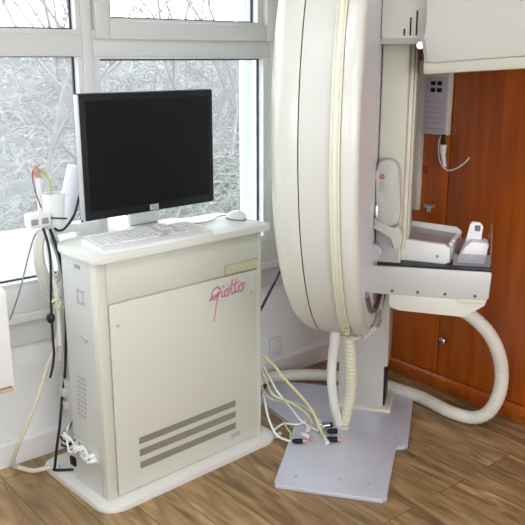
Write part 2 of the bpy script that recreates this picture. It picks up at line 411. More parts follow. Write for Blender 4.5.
# left side details
bx('handle_slot', mat('slot_grey',(150,152,148),.6), cb, -.002,.001,.135,.175,.885,.900,bev=.0008)
b = bm_new()
for q in ((.12,.17,.80,.81),(.12,.17,.755,.765),(.16,.17,.755,.81),(.125,.135,.765,.80)): box(b, -.0015,.001,q[0],q[1],q[2],q[3])
put('side_marking', b, greyside, cb)
b = bm_new(); cyl(b, (-.010,.125,.632),(.001,.125,.632),.011,n=16); box(b,-.006,.001,.128,.16,.627,.642,bev=.002)
put('side_lock', b, silver, cb, smooth=True)
b = bm_new()
for i in range(9):
    for j in range(3): box(b, -.0015,.001,.145+j*.022+i*.002,.160+j*.022+i*.002,.46-i*.019,.472-i*.019)
put('side_vent', b, greyside, cb)
# rear service bay with connectors at the back left
b = bm_new(); box(b, .0,.06,.224,.305,.26,.42,bev=.003); box(b,-.012,.01,.25,.29,.30,.335,bev=.003); box(b,-.016,.01,.25,.29,.355,.385,bev=.003)
put('power_inlet', b, silver, cb, smooth=True)
b = bm_new(); box(b, .02,.70,.224,.28,.07,.80,bev=.004); put('rear_cover', b, creamside, cb, smooth=True)
b = bm_new(); box(b, -.010,.001,.040,.220,.155,.203,bev=.003); put('connector_panel', b, mat('connector_panel_grey',(196,196,190),.5,var=.1,vscale=60), cb, smooth=True)
for k,(yy,zz,m_) in enumerate(((.052,.172,whitep),(.062,.188,whitep),(.095,.176,cgrey),(.130,.190,whitep),(.165,.182,blackp),(.190,.192,blackp))):
    b = bm_new(); cyl(b, (-.008,yy,zz),(-.028,yy+.006,zz-.003),.010,.009,n=12); cyl(b,(-.028,yy+.006,zz-.003),(-.040,yy+.014,zz-.004),.006,.004,n=10)
    put('connector', b, m_, cb, smooth=True)
rr = random.Random(5)
for k,(ya,m_) in enumerate(((.066,cwhite),(.076,cwhite),(.109,cgrey),(.08,cwhite),(.144,cwhite),(.10,cwhite),(.179,cblack),(.204,cblack))):
    P = [(-.040,ya,.178)]; y = ya
    while y < .235:
        y += .022; P.append((-.026+rr.uniform(-.016,.014), y, .172+(y-ya)*.22+rr.uniform(-.020,.018)))
    P.append((.0,.262,.215+rr.uniform(-.01,.01))); P.append((.03,.285,.23))
    put('patch_cable', tube(bm_new(), spline(P,5), .0042, 8), m_, cb, smooth=True)
b = bm_new(); box(b, -.010,.001,.215,.25,.075,.11,bev=.002); put('socket', b, blackp, cb, smooth=True)

CBM = Matrix.Translation(OC) @ Matrix.Rotation(RZ,4,'Z')
def cw(x,y,z): return CBM @ V((x,y,z))

for o_ in list(cb.children):
    if o_.name.split('.')[0] in ('handle_slot','side_marking','side_lock','side_vent','power_inlet','connector_panel','connector','patch_cable','socket'): o_.location.x = -.033

for o_ in list(cb.children):
    if o_.name.split('.')[0] in ('handle_slot','side_marking','side_lock','side_vent'): o_.location.y = -.042

# monitor
mo = thing('monitor', cw(.36,.21,.952), RZ, 'black widescreen computer monitor, switched off, on the cream cabinet', 'monitor')
b = bm_new(); box(b, -.30,.30,-.012,.030,.073,.523,bev=.006); put('bezel', b, blackp, mo, smooth=True)
sc = bx('screen', screenm, mo, -.276,.276,-.0135,-.011,.105,.499)
b = bm_new(); box(b, -.304,-.296,-.009,.018,.076,.520,bev=.002); box(b, -.285,.285,.028,.055,.09,.51,bev=.012); put('rear_shell_lit_edge', b, silver, mo, smooth=True)  # narrow silver strip paints the lit left edge; wide box is the shell
b = bm_new(); box(b,-.020,.020,-.0145,-.0115,.078,.100,bev=.001); lg = put('maker_badge', b, silver, mo)
cu = bpy.data.curves.new('letters','FONT'); cu.body = 'hp'; cu.size = .022; cu.align_x = 'CENTER'; cu.extrude = .0004
to = bpy.data.objects.new('tmp_letters', cu); COL.objects.link(to); dg = bpy.context.evaluated_depsgraph_get(); me = bpy.data.meshes.new_from_object(to.evaluated_get(dg)); bpy.data.objects.remove(to)
me.transform(Matrix.Translation((0,-.0152,.083)) @ Matrix.Rotation(PI/2,4,'X')); me.materials.append(textgrey); lt = bpy.data.objects.new('letters', me); COL.objects.link(lt); lt.parent = lg
b = bm_new(); box(b, -.07,.07,.052,.072,.012,.30,bev=.008); put('stand_neck', b, whitep, mo, smooth=True)
b = bm_new(); prism(b, rrect(-.17,.17,-.07,.075,.04), 'z', 0, .012, bev=.003); put('stand_foot', b, whitep, mo, smooth=True)

# keyboard
kb = thing('keyboard', cw(.236,.056,.952), RZ+math.radians(-2.5), 'white full-size keyboard lying on the cream cabinet before the monitor', 'keyboard')
KW = .468
b = bm_new(); prism(b, [(-.074,0),(-.074,.010),(-.060,.017),(.070,.028),(.078,.026),(.078,0)], 'x', -KW/2, KW/2, bev=.004)
put('case', b, whitep, kb, smooth=True)
b = bm_new(); sl = math.atan2(.013,.13)
def keyM(x,y): return Matrix.Translation((x,y,.0175+(y+.06)*.1))@Matrix.Rotation(sl,4,'X')
for r in range(6):
    y = -.044+r*.0205+(.004 if r==5 else 0)
    x = -.225
    widths = ([.024,.020,.024,.095,.024,.02,.024] if r==0 else [.0165]*14)
    if r==0: x = -.225
    for w in widths: 
        box(b, 0,w-.003,0,.0165,0,.006,bev=.0016,seg=1,M=keyM(x,y)); x += w+(.0018 if r==0 else .0024)
    for k in range(3):
        if r in (0,3,4,5) or (r==1 and k==1): box(b, 0,.0145,0,.0165,0,.006,bev=.0016,seg=1,M=keyM(.062+k*.0185,y))
    for k in range(4):
        if r<5: box(b, 0,.0155,0,.0165,0,.006,bev=.0016,seg=1,M=keyM(.130+k*.0195,y))
tag(put('keys', b, keym, kb, smooth=True), kind='stuff')
bx('key_well', keygap, kb, -.228,.212,-.050,.076,.0155,.0185,M=Matrix.Translation((0,0,.004))@Matrix.Rotation(.1,4,'X'))

# mouse
ms = thing('computer_mouse', cw(.718,.130,.952), RZ+.2, 'white computer mouse at the right end of the cream worktop', 'mouse')
b = bm_new(); bmesh.ops.create_uvsphere(b, u_segments=24, v_segments=14, radius=1)
for v in b.verts:
    x,y,z = v.co; v.co = V((x*.029*(1-.08*y), y*.048, max(z,-.2)*.030*(1-.25*y)+.008))
put('shell', b, whitep, ms, smooth=True, angle=60)
b = bm_new(); cyl(b, (-.004,.030,.027),(.004,.030,.027),.008,n=14); put('scroll_wheel', b, textgrey, ms, smooth=True)
b = bm_new(); prism(b, [(math.cos(2*PI*i/24)*.030, math.sin(2*PI*i/24)*.049) for i in range(24)], 'z', 0, .005); put('underside', b, mat('mouse_base_grey',(120,122,128),.5), ms)
mc = [(0,.046,.012),(-.03,.068,.008),(-.09,.050,.0045),(-.16,.055,.0045),(-.20,.095,.0045),(-.23,.155,.0045)]
put('cord', tube(bm_new(), spline(mc,6), .0025, 8), textgrey, ms, smooth=True)

# ------------------------------------------------------------------ holder and cables at the cabinet's left
hd = thing('probe_holder', (1.205,2.680,.96), RZ, 'white cup holder with a black strap behind the left end of the worktop', 'holder')
b = bm_new(); n = 28
for (z0,z1,r) in ((0,.15,.044),):
    cyl(b,(0,0,z0),(0,0,z1),r-.003,r,n=n,caps=False); cyl(b,(0,0,z1),(0,0,z0+.004),r-.004,r-.007,n=n,caps=False)
    prism(b, [(math.cos(2*PI*i/n)*(r-.003), math.sin(2*PI*i/n)*(r-.003)) for i in range(n)], 'z', z0, z0+.004)
put('cup', b, whitep, hd, smooth=True)
put('strap', tube(bm_new(), [(math.cos(2*PI*i/28)*.047, math.sin(2*PI*i/28)*.047, .060+.004*math.sin(2*PI*i/14)) for i in range(28)], .003, 6, closed=True), cblack, hd, smooth=True)
b = bm_new(); box(b,-.012,.16,-.040,-.030,.0,.03,bev=.002); box(b,.06,.14,-.112,-.030,-.20,-.165,bev=.002); box(b,.06,.14,-.05,-.030,-.20,.03,bev=.002); put('bracket', b, whitep, hd, smooth=True)
b = bm_new(); box(b,-.125,-.040,-.045,.010,.035,.088,bev=.010,seg=3); sb = put('socket_box', b, whitep, hd, smooth=True)
for x in (-.108,-.067):
    b = bm_new(); box(b,x-.014,x+.014,-.047,-.040,.048,.072,bev=.004); put('socket', b, textgrey, sb)
sv = thing('rolled_sleeve', (1.222,2.672,.97), 0, 'smooth white rolled sleeve leaning out of the cup toward the monitor', 'sleeve')
put('roll', cyl(bm_new(), (0,0,0),(.062,-.020,.235),.030,.030,n=24), mat('sleeve_white',(226,228,236),.4), sv, smooth=True)
wd = thing('probe_wand', (1.128,2.640,.99), 0, 'thin clear white wand with a pinkish tip, upright left of the cup', 'probe')
put('shaft', cyl(bm_new(), (0,0,.0),(.003,0,.19),.010,.009,n=14), whitep, wd, smooth=True)
b = bm_new(); cyl(b,(.003,0,.19),(-.004,0,.215),.010,.016,n=14); cyl(b,(-.004,0,.215),(-.008,0,.235),.016,.008,n=14)
put('tip', b, mat('tip_pinkish',(190,150,140),.5), wd, smooth=True)
tube_wrap = tube(bm_new(), spline([(.0,-.012,.08),(-.016,-.01,.14),(-.022,-.006,.20),(-.010,-.006,.228)],5), .0022, 6); put('lead', tube_wrap, mat('lead_brown',(120,70,50),.5), wd)
sp = [(1.160,2.68,1.175),(1.175,2.68,1.15),(1.187,2.68,1.135),(1.195,2.68,1.11)]
tag(put('yellow_green_strap', tube(bm_new(), spline([(1.150,2.672,1.205),(1.172,2.676,1.185),(1.186,2.680,1.16),(1.192,2.68,1.12),(1.194,2.68,.99)],5), .006, 8), mat('strap_yellow_green',(178,186,130),.5), smooth=True), 'short yellow-green strap poking out of the white cup', 'strap')

def cable(pts, r, m, label, cat='cable', name='cable', group=None, k=6, n=8):
    return tag(put(name, tube(bm_new(), spline(pts,k), r, n), m, smooth=True), label, cat, group)
coil = [(1.136,2.654,0.990),(1.107,2.652,0.931),(1.104,2.652,0.836),(1.128,2.654,0.734),(1.158,2.656,0.699),(1.188,2.658,0.709),(1.209,2.659,0.756),(1.199,2.658,0.849),(1.173,2.657,0.939),(1.159,2.656,0.979)]
cc = V((1.158,2.656,.85)); b = bm_new()
for k in range(5):
    s = 1-.10*k; P = []
    for i,p in enumerate(coil):
        q = cc+(V(p)-cc)*s; q.z = q.z+(.99-.85)*(1-s)*.9; q.x -= .004*k; q.y += -.012*k+.004*math.sin(i*1.3+k); P.append(q)
    tube(b, spline(P,6,closed=True), .0068, 8, closed=True)
tag(put('coiled_hose', b, cgrey, smooth=True), 'bundle of grey-white looped hose hanging left of the cabinet', 'hose')
cable([(1.107,2.577,1.007),(1.119,2.578,0.961),(1.126,2.579,0.904),(1.124,2.578,0.829),(1.117,2.578,0.735),(1.115,2.578,0.658),(1.113,2.578,0.580),(1.129,2.614,0.517),(1.121,2.613,0.466),(1.105,2.612,0.418)], .0050, cblack, 'black cable with a round lump, dangling in front of the looped hose')
bb = bm_new(); bmesh.ops.create_uvsphere(bb, u_segments=16, v_segments=10, radius=.019)
for v in bb.verts: v.co = V((v.co.x*.8,v.co.y,v.co.z*1.1))+V((1.110,2.577,.667))
puck = put('ferrite_lump', bb, cblack, bpy.data.objects['cable'], smooth=True)
cable([(1.129,2.569,1.002),(1.151,2.570,0.928),(1.166,2.571,0.850),(1.169,2.571,0.784),(1.169,2.571,0.726),(1.164,2.571,0.609),(1.149,2.570,0.452),(1.127,2.569,0.336),(1.111,2.568,0.237),(1.093,2.566,0.159),(1.088,2.59,.06),(1.096,2.612,0.030),(1.154,2.574,0.028)], .0055, cblack, 'long black cable running down beside the cabinet to its white base')
cable([(1.170,2.622,0.990),(1.180,2.608,0.982),(1.205,2.604,0.99),(1.241,2.601,1.034),(1.258,2.600,1.076),(1.262,2.596,1.10)], .0045, cblack, 'short black cable looping from the cup up behind the monitor')
cable([(1.149,2.69,0.985),(1.114,2.685,0.950),(1.080,2.676,0.874),(1.039,2.668,0.767),(0.991,2.665,0.662)], .0030, mat('wire_grey',(120,122,126),.5), 'thin grey wire slanting down left from the white socket box', name='wire')
cable([(1.176,2.658,0.717),(1.180,2.658,0.620),(1.170,2.657,0.561),(1.152,2.656,0.505),(1.113,2.653,0.443),(1.063,2.649,0.334),(1.013,2.65,0.237),(0.977,2.665,0.153),(.975,2.73,.05),(1.005,2.745,0.016),(1.040,2.690,0.013),(1.082,2.650,0.028),(1.12,2.62,.032)], .0095, cbeige, 'thick beige cable bowing out left of the cabinet down to the floor')
cable([(1.136,2.594,0.993),(1.128,2.594,0.938),(1.134,2.594,0.862),(1.144,2.595,0.783),(1.150,2.595,0.704),(1.149,2.595,0.626),(1.147,2.595,0.546)], .0085, cwhite, 'white hose hanging straight in front of the grey looped hose', 'hose', 'hose')
cable([(1.160,2.606,0.980),(1.178,2.607,0.902),(1.184,2.607,0.812),(1.172,2.606,0.745),(1.150,2.605,0.700),(1.162,2.603,.640),(1.160,2.602,.560),(1.150,2.61,.48)], .0085, cgrey, 'slim grey hose curving out beside the white hanging hose', 'hose', 'hose')
cable([(1.118,2.573,0.728),(1.135,2.568,0.738),(1.151,2.573,0.725),(1.140,2.570,0.700),(1.125,2.570,.712)], .0045, cyell, 'small yellow tie tag around the hanging cables', 'tie', 'cable_tie')

# white boxy unit at left edge
wu = thing('wall_unit', (.0,2.57,.42), 0, 'white boxy unit with a beige lower edge at the left, below the window', 'cabinet')
bx('body', mat('unit_white',(236,234,232),.5,var=.03), wu, .25,.957,.03,.249,.012,.385,bev=.008)
bx('door', mat('unit_white_door',(238,236,234),.5), wu, .252,.955,.012,.029,.02,.38,bev=.004)
bx('bottom_edge', mat('beige_edge',(206,180,150),.5), wu, .25,.950,.01,.23,.0,.014,bev=.003)

# ------------------------------------------------------------------ mammography machine
MO = V((2.1672,2.1089,0)); MR = math.radians(-53)
mm = thing('mammography_machine', MO, MR, 'cream hospital mammography machine with a huge round gantry ring', 'medical machine')
MMM = Matrix.Translation(MO) @ Matrix.Rotation(MR,4,'Z'); MI = MMM.inverted()
def T(aa,bb): return (bb+.38, aa-3.0)
# floor plate
poly = [T(*p) for p in [(2.595,-.577),(2.565,-.565),(2.555,-.160),(2.575,-.141),(2.975,-.141),(2.985,-.132),(2.985,-.105),(3.0,-.09),(3.46,-.09),(3.50,-.12),(3.52,-.50),(3.53,-.80),(3.28,-.81),(3.06,-.585)]]
fp = put('floor_plate', prism(bm_new(), poly, 'z', .0, .018, bev=.004), plate, mm, smooth=True)
for (aa,bb) in ((2.64,-.50),(2.66,-.33),(2.66,-.22),(3.05,-.14),(3.30,-.12)):
    x,y = T(aa,bb); put('bolt', cyl(bm_new(), (x,y,.018),(x,y,.0205),.007,n=14), silver, fp, smooth=True)
# column
cx0,cx1 = -.06,.160; cy0,cy1 = .31,.50
put('column', prism(bm_new(), rrect(cx0+.008,cx1-.004,cy0+.008,cy1,[.004]*4), 'z', .018, .62), colm, mm, smooth=True)
b = bm_new(); prism(b, rrect(cx0,cx1+.012,cy0-.004,cy1+.02,[.006]*4), 'z', .235, .92, bev=.002); put('column_sleeve', b, colm, mm, smooth=True)
b = bm_new(); box(b, cx0+.045,cx0+.048,cy0-.0055,cy0,.24,.9); put('panel_seam', b, textgrey, mm)
b = bm_new(); box(b, cx1-.004,cx1+.004,cy0+.02,cy1-.01,.02,.235); put('slide_rail', b, blackp, mm)
bx('column_foot', plateedge, mm, cx0-.02,cx1+.035,cy0-.025,cy1+.02,.016,.032,bev=.003)
# ring
CZ = 1.375
prof = [(-.150,0),(-.150,.62),(-.146,.70),(-.134,.760),(-.122,.784),(-.108,.801),(-.088,.815),(-.065,.823),(-.040,.826)]
put('ring_back_shell', lathe_x(bm_new(), prof, CZ, 128), ringm, mm, smooth=True)
prof = [(-.0400,.817),(-.0365,.817),(-.0365,.826),(.055,.826),(.055,.819)]
put('ring_rim', lathe_x(bm_new(), prof, CZ, 128, [1,0,0,0]), [ringrim, seamd], mm, smooth=True)
prof = [(.055,.815),(.055,.831),(.062,.835),(.078,.835),(.084,.831),(.084,.815)]
put('ring_band', lathe_x(bm_new(), prof, CZ, 128), ringband, mm, smooth=True)
prof = [(.084,.813),(.085,.828),(.106,.829),(.122,.826),(.131,.819),(.136,.810),(.1375,.802),(.133,.800)]
put('ring_front_shell', lathe_x(bm_new(), prof, CZ, 128), ringm, mm, smooth=True)
prof = [(.134,.801),(.134,.40),(.134,0)]
put('ring_face', lathe_x(bm_new(), prof, CZ, 128), ringgrey, mm, smooth=True)
b = bm_new(); 
for x,r,rr in ((.058,.8365,.0035),(.081,.8365,.0035)): tube(b, [(x, r*math.cos(2*PI*i/128), CZ+r*math.sin(2*PI*i/128)) for i in range(128)], rr, 6, closed=True)
put('band_cable', b, ringband, mm, smooth=True)
# cable strap along the lower rim with a clip
def arc(x,r,d0,d1,k=24): return [(x, r*math.cos(math.radians(d0+(d1-d0)*i/k)), CZ+r*math.sin(math.radians(d0+(d1-d0)*i/k))) for i in range(k+1)]
b = bm_new(); a_ = math.radians(237); y_,z_ = .840*math.cos(a_), CZ+.840*math.sin(a_)
box(b, .052,.088,y_-.018,y_+.018,z_-.016,z_+.016,bev=.005); put('cable_clip', b, mat('clip_brass',(160,150,120),.4,.4), mm, smooth=True)
P = arc(.075,.848,237,243,4)+arc(.110,.845,245,250,4)+arc(.148,.800,253,275,10)
put('rim_cable', tube(bm_new(), spline(P,2), .006, 8), cwhite, mm, smooth=True)
P = arc(.075,.852,236,240,4)+arc(.115,.848,243,247,4)+arc(.160,.80,249,268,10)+arc(.165,.72,272,290,6)
put('rim_cable', tube(bm_new(), spline(P,2), .005, 8), cgrey, mm, smooth=True)
P = arc(.138,.735,230,300,30)
put('chrome_trim', tube(bm_new(), P, .012, 10), mat('satin_steel',(150,152,160),.5,1), mm, smooth=True)

# vertical beam, carriage
bx('vertical_beam', armm, mm, .137,.232,-.19,.10,.78,2.1,bev=.008,seg=3)
bx('beam_edge', ringband, mm, .232,.247,-.15,.08,.90,1.70,bev=.004)
bx('beam_edge', armm, mm, .247,.256,-.12,.06,.90,1.70,bev=.003)
# compression carriage cover, rounded at the top
pf = [(.142,.99),(.150,1.03)]
pts = [(.136,1.01),(.134,1.20)]+[(.176+.040*math.cos(math.radians(a)), 1.215+.034*math.sin(math.radians(a))) for a in range(170,-1,-17)]+[(.220,1.20),(.230,1.06),(.220,1.01),(.200,.985),(.155,.982)]
cv = put('compression_cover', prism(bm_new(), pts, 'y', -.245, -.185, bev=.012), headm, mm, smooth=True)
b = bm_new(); tube(b, [(.157+.0075*math.cos(2*PI*i/20), -.2462, 1.186+.0075*math.sin(2*PI*i/20)) for i in range(20)], .0016, 6, closed=True); cyl(b,(.152,-.2462,1.181),(.162,-.2462,1.191),.0014,n=6)
ws = put('warning_mark', b, mat('warning_red',(170,60,50),.5), cv)
b = bm_new()
for k in range(7): box(b, .148,.157,-.2462,-.2448,1.166-k*.0055,1.1685-k*.0055); box(b,.160,.165,-.2462,-.2448,1.168-k*.0055,1.1700-k*.0055)
put('warning_print', b, textgrey, cv)
# bracket arm below the cover
pts = [(.088,1.055),(.105,1.062),(.125,1.045),(.150,1.020),(.205,1.0),(.222,1.02),(.240,.985),(.235,.93),(.205,.93),(.205,.972),(.170,.995),(.125,1.012),(.098,.992),(.088,1.0)]
br = put('compression_bracket', prism(bm_new(), [(x+.045*(x<.12),z) for x,z in pts], 'y', -.27,-.215, bev=.006), headm, mm, smooth=True)
put('bracket_knob', cyl(bm_new(), (.150,-.275,1.022),(.150,-.268,1.022),.010,n=16), silver, br, smooth=True)
b = bm_new(); box(b,.136,.148,-.26,-.20,1.00,1.085,bev=.004); put('latch_plate', b, chrome, mm, smooth=True)
b = bm_new(); cyl(b, (.132,-.255,.905),(.132,-.18,.905),.036,.036,n=36); cyl(b,(.132,-.262,.905),(.132,-.255,.905),.028,.036,n=36); put('rotation_knob', b, silver, mm, smooth=True)
bx('inner_bracket', silver, mm, .14,.225,-.20,-.10,.86,.985,bev=.006)

# detector table
SY0, SY1 = -.20, .06
b = bm_new(); prism(b, [(.120,.845),(.552,.845),(.561,.838),(.557,.745),(.545,.735),(.120,.735)], 'y', SY0, SY1, bev=.005)
dt = put('detector_table', b, bucky_m, mm, smooth=True)
bx('image_plate', blacktop, mm, .146,.562,SY0+.003,SY1-.003,.8455,.858,bev=.003)
b = bm_new(); prism(b, [(.196,.737),(.196,.700),(.204,.682),(.235,.672),(.468,.664),(.480,.668),(.545,.714),(.552,.737)], 'y', SY0+.006, SY1-.01, bev=.006)
lc = put('lower_cover', b, mat('lower_cover_cream',(220,218,206),.4), mm, smooth=True)
bx('grip_recess', mat('grip_yellowed',(212,208,182),.5), mm, .448,.545,SY0-.001,SY0+.008,.722,.737,bev=.002)
for k,x in enumerate((.208,.302,.401,.508)):
    put('screw', cyl(bm_new(), (x,SY0-.0025,.752),(x,SY0+.002,.752),.006,n=14), mat('screw_dark',(110,110,112),.4,.6), dt, smooth=True)

# tube arm and head
b = bm_new(); prism(b, rrect(.137,.288,1.655,2.15,[.01]*4), 'y', -.26, .12, bev=.006); ta = put('tube_arm', b, mat('tube_arm_enamel',(216,214,202),.4), mm, smooth=True)
bx('arm_edge_strip', mat('strip_warm_grey',(186,182,172),.5), mm, .130,.285,-.262,.11,1.640,1.660,bev=.003)
for x,h in ((.213,.022),(.233,.058),(.253,.080)):
    b = bm_new(); box(b, x-.0028,x+.0028,-.263,-.2595,1.668,1.668+h,bev=.0008); put('slot', b, blackp, ta)
put('arm_bolt', cyl(bm_new(), (.268,-.268,1.636),(.268,-.24,1.636),.012,n=18), chrome, mm, smooth=True)
TM = Matrix.Translation((.285,0,1.545)) @ Matrix.Rotation(math.radians(-3.6),4,'Y') @ Matrix.Translation((-.285,0,-1.545))
b = bm_new(); poly = [(.284,1.71),(.290,1.66),(.290,1.580),(.312,1.580),(.66,1.580),(.66,2.10),(.33,2.10),(.31,1.95),(.300,1.80)]
prism(b, poly, 'y', -.335, .20, bev=.014)
for v in b.verts: v.co = TM @ v.co
put('tube_head', b, headm, mm, smooth=True)
b = bm_new(); prism(b, [(.286,1.582),(.284,1.548),(.292,1.542),(.65,1.542),(.655,1.582)], 'y', -.325, .19, bev=.006)
for v in b.verts: v.co = TM @ v.co
put('collimator_skirt', b, mat('skirt_cream',(190,188,172),.4), mm, smooth=True)
b = bm_new(); prism(b, [(.272,1.66),(.284,1.60),(.286,1.548),(.300,1.545),(.300,1.70),(.290,1.80),(.275,1.80)], 'y', -.318, .1, bev=.004); put('head_side_cover', b, mat('head_cover_lilac',(196,195,197),.35), mm, smooth=True)
b = bm_new(); cyl(b, (.590,-.338,1.757),(.590,-.330,1.757),.008,n=14); 
for v in b.verts: v.co = TM @ v.co
put('head_screw', b, textgrey, mm, smooth=True)

# conduits between gantry and plate
P = spline([(.032,-.10,.66),(.030,-.06,.56),(.038,-.03,.44),(.042,0,.332),(.036,.05,.20),(.016,.09,.08),(.004,.105,.022)],10)
b = tube(bm_new(), resample(P,.0050), .0220, 16, rib=.11); put('ribbed_conduit', b, ribm, mm, smooth=True, angle=70)
P = spline([(-.012,-.11,.66),(-.020,-.06,.52),(-.036,-.02,.38),(-.040,0,.28),(-.034,.04,.16),(-.022,.08,.07),(-.016,.10,.02)],8)
put('smooth_conduit', tube(bm_new(), P, .020, 14), mat('conduit_white',(230,230,224),.4), mm, smooth=True)
put('conduit_flange', cyl(bm_new(), (-.004,.105,.018),(-.004,.105,.030),.040,.036,n=28), cgrey, mm, smooth=True)
# big floor hose from the detector table round to behind the column
wp = [(2.45,1.93,.70),(2.50,1.90,.66),(2.56,1.855,.600),(2.625,1.800,.545),(2.68,1.755,.475),(2.72,1.725,.385),(2.745,1.715,.28),(2.748,1.725,.175),(2.74,1.765,.085),(2.725,1.83,.041),(2.705,1.93,.036),(2.715,2.03,.036),(2.725,2.12,.036),(2.715,2.22,.036),(2.700,2.31,.036),(2.665,2.42,.036),(2.60,2.53,.036),(2.55,2.60,.036),(2.46,2.68,.036),(2.33,2.755,.036),(2.20,2.775,.036)]
P = resample(spline([MI @ V(p) for p in wp],10), .006)
put('floor_hose', tube(bm_new(), P, .0295, 16, rib=.02), hosem, mm, smooth=True, angle=70)

# things lying on the detector table
tr = thing('compression_paddle', MMM @ V((.330,-.035,.858)), MR-math.radians(9), 'white framed tray with a clear window in a painted wood-reflection tint lying on the black detector top', 'paddle')
b = bm_new(); x0,x1,y0,y1 = -.115,.100,-.125,.155
prism(b, [(x0,0),(x1-.012,0),(x1,.012),(x1,.058),(x1-.02,.074),(x0+.01,.084),(x0,.078)], 'y', y0, y0+.022, bev=.004); put('front_rim', b, whitep, tr, smooth=True)
b = bm_new(); prism(b, [(x0,0),(x1,0),(x1,.070),(x1-.02,.086),(x0+.01,.098),(x0,.092)], 'y', y1-.012, y1, bev=.004); put('rear_rim', b, whitep, tr, smooth=True)
b = bm_new(); box(b, x1-.018,x1,y0+.02,y1-.01,.0,.058,bev=.004)
for k in range(4): box(b, x1-.016,x1+.001,y0+.06+k*.045,y0+.075+k*.045,.058,.070,bev=.003)
put('side_rail', b, whitep, tr, smooth=True)
put('side_rail', box(bm_new(), x0,x0+.010,y0+.02,y1-.01,.0,.078,bev=.003), whitep, tr, smooth=True)
b = bm_new(); box(b, x0+.01,x1-.02,y0+.02,y1-.012,.075,.078); 
for v in b.verts: v.co.z -= (v.co.x-x0)*.09
put('clear_window', b, reflectp, tr)
b = bm_new(); box(b, x0+.01,x1-.02,y0+.02,y1-.012,.001,.006); put('inner_floor', b, mat('paddle_floor_wood_reflect',(178,156,156),.5,var=.2,vscale=30), tr)  # pinkish floor colour paints the wood reflection seen under the window
put('screw', cyl(bm_new(), (x1-.045,y0-.003,.028),(x1-.045,y0+.002,.028),.006,n=14), textgrey, tr, smooth=True)

ac = thing('acrylic_box', MMM @ V((.487,-.075,.858)), MR, 'clear acrylic box on the outer end of the black detector top', 'acrylic box')
b = bm_new(); box(b, -.065,.068,-.105,-.102,0,.045); box(b, .065,.068,-.102,.11,0,.085); box(b, -.065,.068,.107,.11,0,.055); box(b,-.065,.068,-.105,.11,0,.003)
put('walls', b, clearp, ac)
b = bm_new(); tube(b, [(.066,-.104,.0),(.066,-.104,.10)], .002, 6); tube(b, [(.066,-.104,.10),(.066,-.02,.145)], .0025, 6); put('edge_rib', b, clearp, ac)
wf = thing('positioning_block', MMM @ V((.490,-.11,.862)), MR, 'white slanted plastic block with an upright grip hole inside the clear box', 'block')
b = bm_new(); prism(b, [(-.052,0),(.044,0),(.056,.070),(.050,.080),(-.006,.083),(-.030,.060)], 'y', -.045, .035, bev=.006); put('wedge', b, mat('block_white',(236,236,234),.45), wf, smooth=True)
b = bm_new(); out = [(-.030,.045),(-.014,.135),(-.006,.145),(.022,.143),(.034,.129),(.030,.060)]
prism(b, out, 'y', .012, .034, bev=.004); gp = put('upright_grip', b, mat('grip_white',(232,232,234),.4), wf, smooth=True)
b = bm_new(); prism(b, rrect(.004,.024,.112,.134,.004,3), 'y', .009,.013); put('grip_hole', b, mat('grip_hole_grey',(105,108,118),.6), gp)

# ------------------------------------------------------------------ loose cables on the plate
G = 'loose cables between the cabinet and the machine plate'
CB = [
 ([(2.03,2.62,.36),(2.020,2.50,0.336),(2.034,2.401,0.300),(2.042,2.324,0.250),(2.056,2.242,0.200),(2.111,2.224,0.120),(2.130,2.204,0.055),(2.110,2.151,0.032),(2.108,2.119,0.030)], .0055, cyell, 'topmost pale yellow cable arching from the cabinet onto the grey plate'),
 ([(1.99,2.60,.27),(2.005,2.463,0.238),(1.985,2.405,0.177),(1.951,2.330,0.100),(1.947,2.271,0.040),(1.964,2.226,0.026),(1.975,2.193,0.028)], .0050, cwhite, 'white cable nearest the cabinet dropping steeply to a black plug'),
 ([(2.00,2.60,.31),(2.009,2.475,0.281),(2.004,2.407,0.228),(1.985,2.335,0.190),(2.047,2.296,0.150),(2.116,2.273,0.090),(2.143,2.256,0.030),(2.075,2.221,0.026)], .0042, cyell, 'sagging pale yellow cable in the middle of the cable fan'),
 ([(1.98,2.60,.24),(2.000,2.458,0.212),(1.985,2.360,0.165),(2.133,2.345,0.100),(2.197,2.320,0.050),(2.178,2.262,0.030)], .0042, cgrey, 'grey cable reaching furthest back over the plate'),
 ([(2.01,2.62,.33),(2.016,2.477,0.306),(2.014,2.405,0.250),(1.995,2.317,0.205),(2.072,2.320,0.110),(2.116,2.300,0.040),(2.121,2.207,0.028)], .0042, cwhite, 'white cable looping among the yellow ones behind the plugs'),
 ([(1.990,2.300,.012),(1.985,2.335,.012),(2.050,2.345,.026),(2.096,2.296,.028),(2.150,2.302,.028)], .0045, cwhite, 'short white cable end curling off the left edge of the plate'),
 ([(2.067,2.357,.028),(2.034,2.298,.028),(2.02,2.26,.026),(1.995,2.235,.026)], .0040, cyell, 'short yellow cable end lying flat on the plate edge'),
]
for pts,r,m,l in CB: cable(pts, r, m, l, group=G)
def plug(p, ang, L, r, m, label, tipm=None, name='cable_plug'):
    t = thing(name, p, ang, label, 'plug', 'plugs on the machine plate')
    b = bm_new(); cyl(b,(-L/2,0,0),(L/2,0,0),r,n=14); cyl(b,(-L/2-.012,0,0),(-L/2,0,0),r*.5,r*.9,n=12); put('body', b, m, t, smooth=True)
    if tipm: b = bm_new(); cyl(b,(L/2,0,0),(L/2+.014,0,0),r*.75,n=12); put('tip', b, tipm, t, smooth=True)
salmon = mat('plug_salmon',(205,150,145),.5)
plug((1.993,2.178,.030), -.7, .034, .011, blackp, 'black plug with a salmon tip, left one at the plate edge', salmon)
plug((2.115,2.098,.030), -.7, .040, .012, blackp, 'black plug with a salmon tip, right one nearer the ribbed hose', salmon)
plug((2.085,2.106,.029), -2.0, .030, .010, whitep, 'white plug lying just left of the right black plug')
